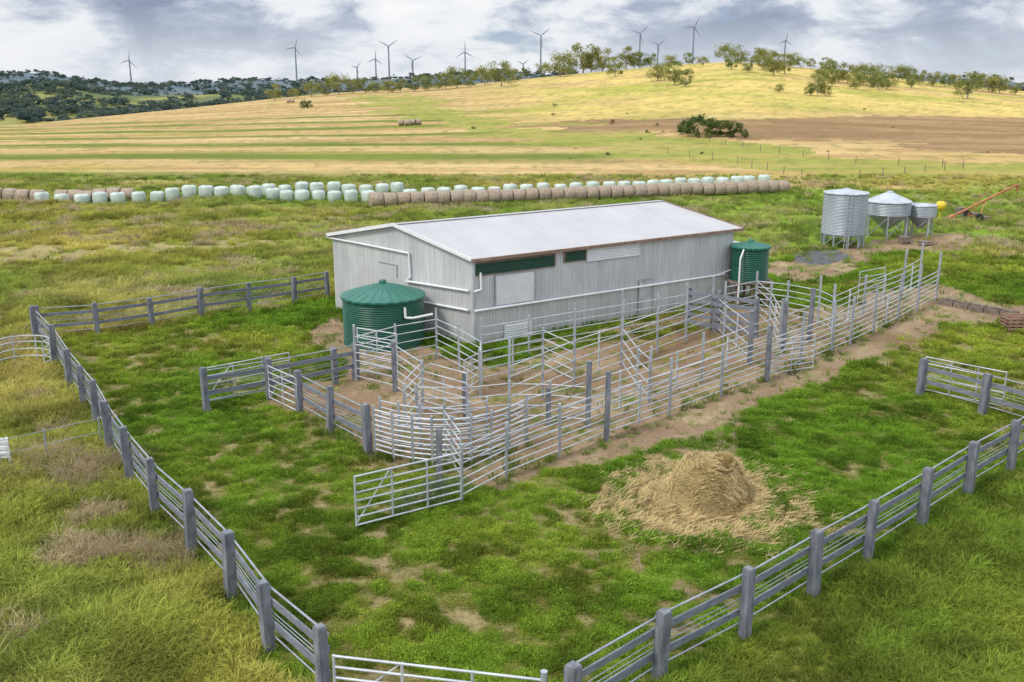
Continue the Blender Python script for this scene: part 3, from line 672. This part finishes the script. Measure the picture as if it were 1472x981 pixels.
col=np.array([.78,.61,.31])*rng.uniform(.45,1.2,(nh,1))
so=scatter('loose_straw',P3,rot,np.ones((nh,3))*rng.uniform(.7,1.2,(nh,1)),col,stsrc); so.parent=e
# ------------------------------------------------------------ left hoop panel, sign, wire fence
mb=MB(); cen=G(38,530); 
def arc(z,r=1.0):
    return [Vector((cen.x+r*1.0*math.cos(t),cen.y+.75*r*math.sin(t),z)) for t in np.linspace(-.4,3.5,18)]
for z in(.35,.65,.95,1.2): mb.path(arc(z),.024,6)
for p_ in arc(0)[::4]: mb.tube(p_,p_+Vector((0,0,1.22)),.028,6)
mb.obj('curved_pipe_panel',[M_steelw])
mb=MB(); a_,b_=G(-60,690),G(146,640)
for t in(0,.28,.6,1): q_=a_.lerp(b_,t); mb.tube(q_,q_+Vector((0,0,.95)),.03,6)
for z in(.45,.9): mb.tube(a_+Vector((0,0,z)),b_+Vector((0,0,z)),.012,5)
mb.obj('wire_fence',[M_steel])
g_=G(6,672); mb=MB()
for k in range(7): mb.box((0,-.02*(k%2),.35+.09*k),(.22,0,0),(0,.015,0),(0,0,.045))
mb.beam((-.18,.04,0),(-.18,.04,.95),.05,.05); mb.beam((.18,.04,0),(.18,.04,.95),.05,.05); mb.obj('small_white_sign',[M_white],loc=g_)
mb=MB()
for line in([(1020,206),(1120,222),(1230,236),(1420,243)],[(1200,262),(1300,252),(1410,240)],[(960,222),(1060,236),(1180,262)]):
    W_=[Vector(PT(*p_)) for p_ in line]
    for a_,b_ in zip(W_,W_[1:]):
        k=int((b_-a_).length/6)+1
        for j in range(k):
            q_=a_.lerp(b_,j/k); q_.z=float(tz(q_.x,q_.y)); mb.beam(q_,q_+Vector((0,0,1.1)),.08,.08)
mb.obj('paddock_fence_posts',[M_sleeper])
# ------------------------------------------------------------ trees
def make_tree(name,h,w,leafmat,nclump=16,nleaf=95,ls=.42,trunk=True,low=.35,flat=.55):
    mb=MB()
    if trunk:
        mb.tube((0,0,-.5),(.1*w*.2,0,h*.2),.03*h,7,0,.02*h); top=Vector((.02*w,0,h*.2))
    cl=[]
    for k in range(nclump):
        a=random.uniform(0,6.283); rad=w/2*math.sqrt(random.random())*.85; z=h*random.uniform(low,.92); 
        rad*=math.sqrt(max(.1,1-((z/h-.55)/.6)**2))
        c_=Vector((rad*math.cos(a),rad*math.sin(a),z)); cl.append(c_)
        if trunk and k<9:
            m_=top.lerp(c_,.5)+Vector((0,0,-.03*h)); mb.tube(top,m_,.012*h,5,0,.008*h,False); mb.tube(m_,c_,.008*h,5,0,.003*h,False)
    for c_ in cl:
        R_=w*random.uniform(.13,.24)
        for j in range(nleaf):
            d=Vector((random.gauss(0,1),random.gauss(0,1),random.gauss(0,1))).normalized()*R_*random.random()**.4
            d.z*=flat; p_=c_+d; nr=(d+Vector((random.gauss(0,.5),random.gauss(0,.5),random.gauss(0,.5)))*R_).normalized()
            u=nr.orthogonal().normalized(); v=nr.cross(u); s=ls*random.uniform(.5,1.2)
            mb.add([p_-u*s,p_-v*s*.6,p_+u*s,p_+v*s*.6],[(0,1,2,3)],1)
    return mb.mesh(name,[M_bark,leafmat])
trees=[make_tree('gum_tree',12,w,M_leaf,n_,100,.36,True,.2,.8) for w,n_ in((12,20),(14,24),(10,16),(15,22),(11,18))]
def put_tree(px,py,hpx,name='eucalyptus_tree',mes=trees,base=12.0,wide=1.0):
    x,y,z=PT(px,py); h=hpx*y/1497; s=h/base
    o=bpy.data.objects.new(name,random.choice(mes)); COL.objects.link(o); o.location=(x,y,z-.1); o.scale=(s*wide,s*wide,s); o.rotation_euler=(0,0,random.uniform(0,6.28))
TL=[(395,144,24),(448,139,22),(487,135,28),(508,134,20),(526,133,20),(558,133,18),(596,131,20),(616,130,22),(640,128,24),(657,126,28),(676,125,22),(697,122,26),(721,124,34),(755,112,14),(805,110,34),(838,104,38),(850,101,26),(866,100,32),(884,110,28),(900,98,32),(922,96,22),(945,116,26),(970,122,34),(985,124,24),(965,97,18),(1010,95,14),(1044,92,28),(1052,100,24),(1075,104,20),(1098,100,30),(1112,108,32),(1128,106,28),(1150,98,16),(1165,98,14),(1175,138,26),(1190,112,26),(1205,118,28),(1218,120,26),(1236,120,24),(1252,124,30),(1262,129,28),(1275,128,24),(1290,116,22),(1305,118,22),(1322,122,20),(1340,124,20),(1358,124,18),(1375,127,20),(1391,142,36),(1405,130,22),(1420,132,24),(1436,134,24),(1460,136,16),(1500,138,28),(-60,190,20),(1560,142,26),(1196,124,24),(1228,128,22),(1244,118,26),(1310,126,20),(1180,120,22),(1090,92,18),(470,137,18),(542,133,16),(576,132,18),(424,141,14),(740,117,18),(782,109,18),(820,104,20),(912,96,22),(935,95,18),(990,92,16),(1065,91,18),(1105,93,20),(1135,96,20),(1185,102,20),(1165,137,16),(1186,137,16),(1120,132,12)]
for t in TL: put_tree(t[0],t[1]+1,t[2]*1.12,wide=1.12)
bush=[make_tree('bush',3,3.6,M_leafd,14,70,.16,False,.15,.8) for _ in range(3)]
for px,py,hp in((985,194,22),(998,197,32),(1012,198,26),(1028,197,28),(1042,197,24),(1056,197,22),(1068,199,14)): put_tree(px,py,hp,'dark_shrub',bush,3.0,1.2)
put_tree(442,156,12,'dark_shrub',bush,3.0,1.4); put_tree(436,154,8,'dark_shrub',bush,3.0,1.4)
for k in range(16): put_tree(random.uniform(600,1450),random.uniform(145,235),random.uniform(2,5),'dark_shrub',bush,3.0,1.6)
weed=[make_tree('weed',1,1.5,M_sage,16,70,.035,False,.05,.9) for _ in range(2)]
for px,py,s in((600,728,.9),(625,722,.8),(575,738,.55),(640,706,.7),(668,706,.5),(1110,556,.3)):
    g_=G(px,py); o=bpy.data.objects.new('grey_green_weed',random.choice(weed)); COL.objects.link(o); o.location=(g_.x,g_.y,0); o.scale=(s,s,s*.8); o.rotation_euler=(0,0,random.uniform(0,6))
TD=[tuft('dry_tussock_blades',140,.7,.5,.012,1.1)]
dp=[]
for px,py,n_,sp_ in((110,655,12,1.0),(90,700,7,1.0),(215,800,9,.8),(150,690,4,1),(60,440,7,2.5),(240,420,6,3),(330,420,4,2)):
    g_=G(px,py)
    for _ in range(n_): dp.append((g_.x+random.gauss(0,sp_),g_.y+random.gauss(0,sp_*.7)))
dp=np.array(dp); n=len(dp); P3=np.stack([dp[:,0],dp[:,1],tz(dp[:,0],dp[:,1])],1)
scatter('dry_tussocks',P3,np.stack([np.zeros(n),np.zeros(n),rng.uniform(0,6,n)],1),np.ones((n,3))*rng.uniform(.6,1.1,(n,1)),np.array([.54,.42,.27])*rng.uniform(.7,1.2,(n,1)),TD)
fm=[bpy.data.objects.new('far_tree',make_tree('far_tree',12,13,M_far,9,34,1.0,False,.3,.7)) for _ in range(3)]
nW=13000; Yq=np.exp(rng.uniform(math.log(420),math.log(3300),nW)); Xq=rng.uniform(-.75,.75,nW)*Yq
pxq=736+1448*Xq/Yq; ok=(Yq>np.interp(pxq,CDX,CDY)+60); dens=fbm(Xq/80,Yq/80,4,91)
ok&=((Yq<1600)&(dens>.51))|((Yq>=1600)&(dens>.42)); ok&=~((Yq<1600)&(pxq>440)); Xq,Yq=Xq[ok],Yq[ok]; n=len(Xq)
P3=np.stack([Xq,Yq,tz(Xq,Yq)-1.5],1); s_=rng.uniform(.6,1.15,n)*np.clip(Yq/1400,.85,1.3)
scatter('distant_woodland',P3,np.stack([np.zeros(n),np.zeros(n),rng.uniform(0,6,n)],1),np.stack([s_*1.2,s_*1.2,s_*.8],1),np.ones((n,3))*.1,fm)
# ------------------------------------------------------------ wind turbines
def turbine(px,hy,bpx,ph):
    D=34*1480/bpx; D=min(D,3100); x=(px-736)/1448*D; hz0=H+(121.5-hy)/1497*D; gz=float(tz(x,D)); e=empty('wind_turbine',(x,D,gz)); hh=hz0-gz; bl=bpx*D/1480
    mb=MB(); mb.tube((0,0,-5),(0,0,hh),2.9,14,0,1.8); mb.obj('tower',[M_turb],e)
    mb=MB(); mb.box((0,-.5,hh+1.2),(1.8,0,0),(0,5,0),(0,0,1.8)); mb.tube((0,-5.5,hh+1.2),(0,-8,hh+1.2),1.8,12,0,.6); mb.obj('nacelle',[M_turb],e)
    mb=MB()
    for k in range(3):
        a=ph+k*2.0944; d=Vector((math.sin(a),0,math.cos(a))); sd=Vector((math.cos(a),0,-math.sin(a))); o=Vector((0,-6.5,hh+1.2))
        secs=[(0,.9),(.12,1.9),(.25,2.3),(.6,1.5),(1,.4)]; vs=[]
        for t,w in secs: vs+=[o+d*bl*t-sd*w*.4,o+d*bl*t+sd*w*.9,o+d*bl*t+Vector((0,.5*w*.6,0))]
        fs=[]
        for q_ in range(4):
            for j in range(3): fs.append((q_*3+j,q_*3+(j+1)%3,q_*3+3+(j+1)%3,q_*3+3+j))
        mb.add(vs,fs,0)
    mb.obj('blades',[M_turb],e)
for t in((189,88,15,.2),(427,70,15,.35),(514,98,9,.7),(541,86,13,.1),(560,68,17,1.0),(594,88,16,1.15),(669,76,16,.0),(777,53,17,.9),(918,50,16,.8),(944,66,12,.9),(994,41,17,.45),(1125,60,12,.1),(752,93,10,.9)): turbine(*t)
# ------------------------------------------------------------ cow in the far field
x,y,z=PT(880,180)
bm_v=[(0,0,1.15),(.45,0,1.2),(.8,0,1.25),(1.1,0,1.1),(1.35,0,.75),(-.45,0,1.15),(-.75,0,1.2),(-.95,0,1.0),(-1.0,0,.5),
 (.5,.2,.9),(.5,.2,.5),(.5,.2,.05),(.5,-.2,.9),(.55,-.2,.5),(.55,-.2,.05),(-.7,.2,.9),(-.8,.2,.5),(-.72,.2,.05),(-.7,-.2,.9),(-.85,-.2,.5),(-.77,-.2,.05),(1.5,0,.5)]
bm_e=[(0,1),(1,2),(2,3),(3,4),(4,21),(0,5),(5,6),(6,7),(7,8),(1,9),(9,10),(10,11),(1,12),(12,13),(13,14),(6,15),(15,16),(16,17),(6,18),(18,19),(19,20)]
rd=[.36,.34,.28,.17,.14,.36,.3,.05,.03,.16,.07,.05,.16,.07,.05,.18,.08,.05,.18,.08,.05,.09]
me=bpy.data.meshes.new('cow'); me.from_pydata(bm_v,bm_e,[]); o=bpy.data.objects.new('grazing_cow',me); COL.objects.link(o); me.materials.append(M_hide)
md=o.modifiers.new('skin','SKIN'); 
for i_,r_ in enumerate(rd): me.skin_vertices[0].data[i_].radius=(r_,r_)
me.skin_vertices[0].data[0].use_root=True
o.modifiers.new('sub','SUBSURF').levels=1; o.location=(x,y,z); o.rotation_euler=(0,0,1.1); o.scale=(.8,.8,.8)
# ------------------------------------------------------------ sky + light
w=bpy.data.worlds.new('World'); scene.world=w; w.use_nodes=True; nt=w.node_tree; bg=nt.nodes['Background']
SE=math.radians(48); SR=math.radians(-125)
sky=N(nt,'ShaderNodeTexSky',sky_type='NISHITA'); sky.sun_disc=False; sky.sun_elevation=SE; sky.sun_rotation=SR
tc=N(nt,'ShaderNodeTexCoord'); g0=tc.outputs['Generated']
m_=N(nt,'ShaderNodeMix',data_type='RGBA',blend_type='MULTIPLY'); m_.inputs[0].default_value=1; nt.links.new(sky.outputs[0],m_.inputs[6]); m_.inputs[7].default_value=(.062,.080,.125,1); clear=m_.outputs[2]
v1=mapping(nt,g0,(1,1,2.6),(3.1,.4,.2)); v2=mapping(nt,g0,(1,1,3.6),(7.2,1.3,.1)); v3=mapping(nt,g0,(1,1,1.6),(1.7,5.5,0))
nA=noise(nt,v1,11,11,.6,.25)
nL=noise(nt,v3,4.0,3,.5)
ad=N(nt,'ShaderNodeMath',operation='MULTIPLY_ADD'); nt.links.new(nL,ad.inputs[0]); ad.inputs[1].default_value=.9; nt.links.new(nA,ad.inputs[2])
hf=N(nt,'ShaderNodeMath',operation='MULTIPLY'); nt.links.new(ad.outputs[0],hf.inputs[0]); hf.inputs[1].default_value=.526
ccol=ramp(nt,hf.outputs[0],[(.38,(.28,.34,.46)),(.45,(.42,.48,.60)),(.485,(.63,.68,.77)),(.52,(.84,.87,.91)),(.60,(.96,.96,.97))])
cm=ramp(nt,noise(nt,v2,7,8,.58,.2),[(.33,0),(.42,1)])
mx_=N(nt,'ShaderNodeMix',data_type='RGBA'); nt.links.new(cm,mx_.inputs[0]); nt.links.new(clear,mx_.inputs[6]); nt.links.new(ccol,mx_.inputs[7])
sep=N(nt,'ShaderNodeSeparateXYZ'); nt.links.new(g0,sep.inputs[0])
hz=ramp(nt,sep.outputs[2],[(0.0,.7),(.035,.4),(.07,0)])
mh=N(nt,'ShaderNodeMix',data_type='RGBA'); nt.links.new(hz,mh.inputs[0]); nt.links.new(mx_.outputs[2],mh.inputs[6]); mh.inputs[7].default_value=(.80,.83,.88,1)
br2=N(nt,'ShaderNodeMapRange'); br2.inputs[1].default_value=.14; br2.inputs[2].default_value=.6; br2.inputs[3].default_value=1.0; br2.inputs[4].default_value=2.0; nt.links.new(sep.outputs[2],br2.inputs[0])
nt.links.new(mh.outputs[2],bg.inputs[0]); nt.links.new(br2.outputs[0],bg.inputs[1])
sd=bpy.data.lights.new('sun','SUN'); sd.energy=2.2; sd.angle=math.radians(12); sd.color=(1,.95,.86)
so=bpy.data.objects.new('sun',sd); COL.objects.link(so)
az=SR; tosun=Vector((math.sin(az)*math.cos(SE),math.cos(az)*math.cos(SE),math.sin(SE)))
so.rotation_euler=tosun.to_track_quat('Z','Y').to_euler(); so.location=tosun*100
cam=bpy.data.cameras.new('camera'); co=bpy.data.objects.new('camera',cam); COL.objects.link(co); cam.sensor_width=36; cam.lens=F/1472*36; cam.clip_end=12000; cam.clip_start=.5
co.location=(0,0,H); co.rotation_euler=(math.pi/2-PT_,0,0); scene.camera=co
scene.view_settings.view_transform='Standard'; scene.view_settings.look='None'; scene.view_settings.exposure=0
print('counts',nclov,nlong,n)
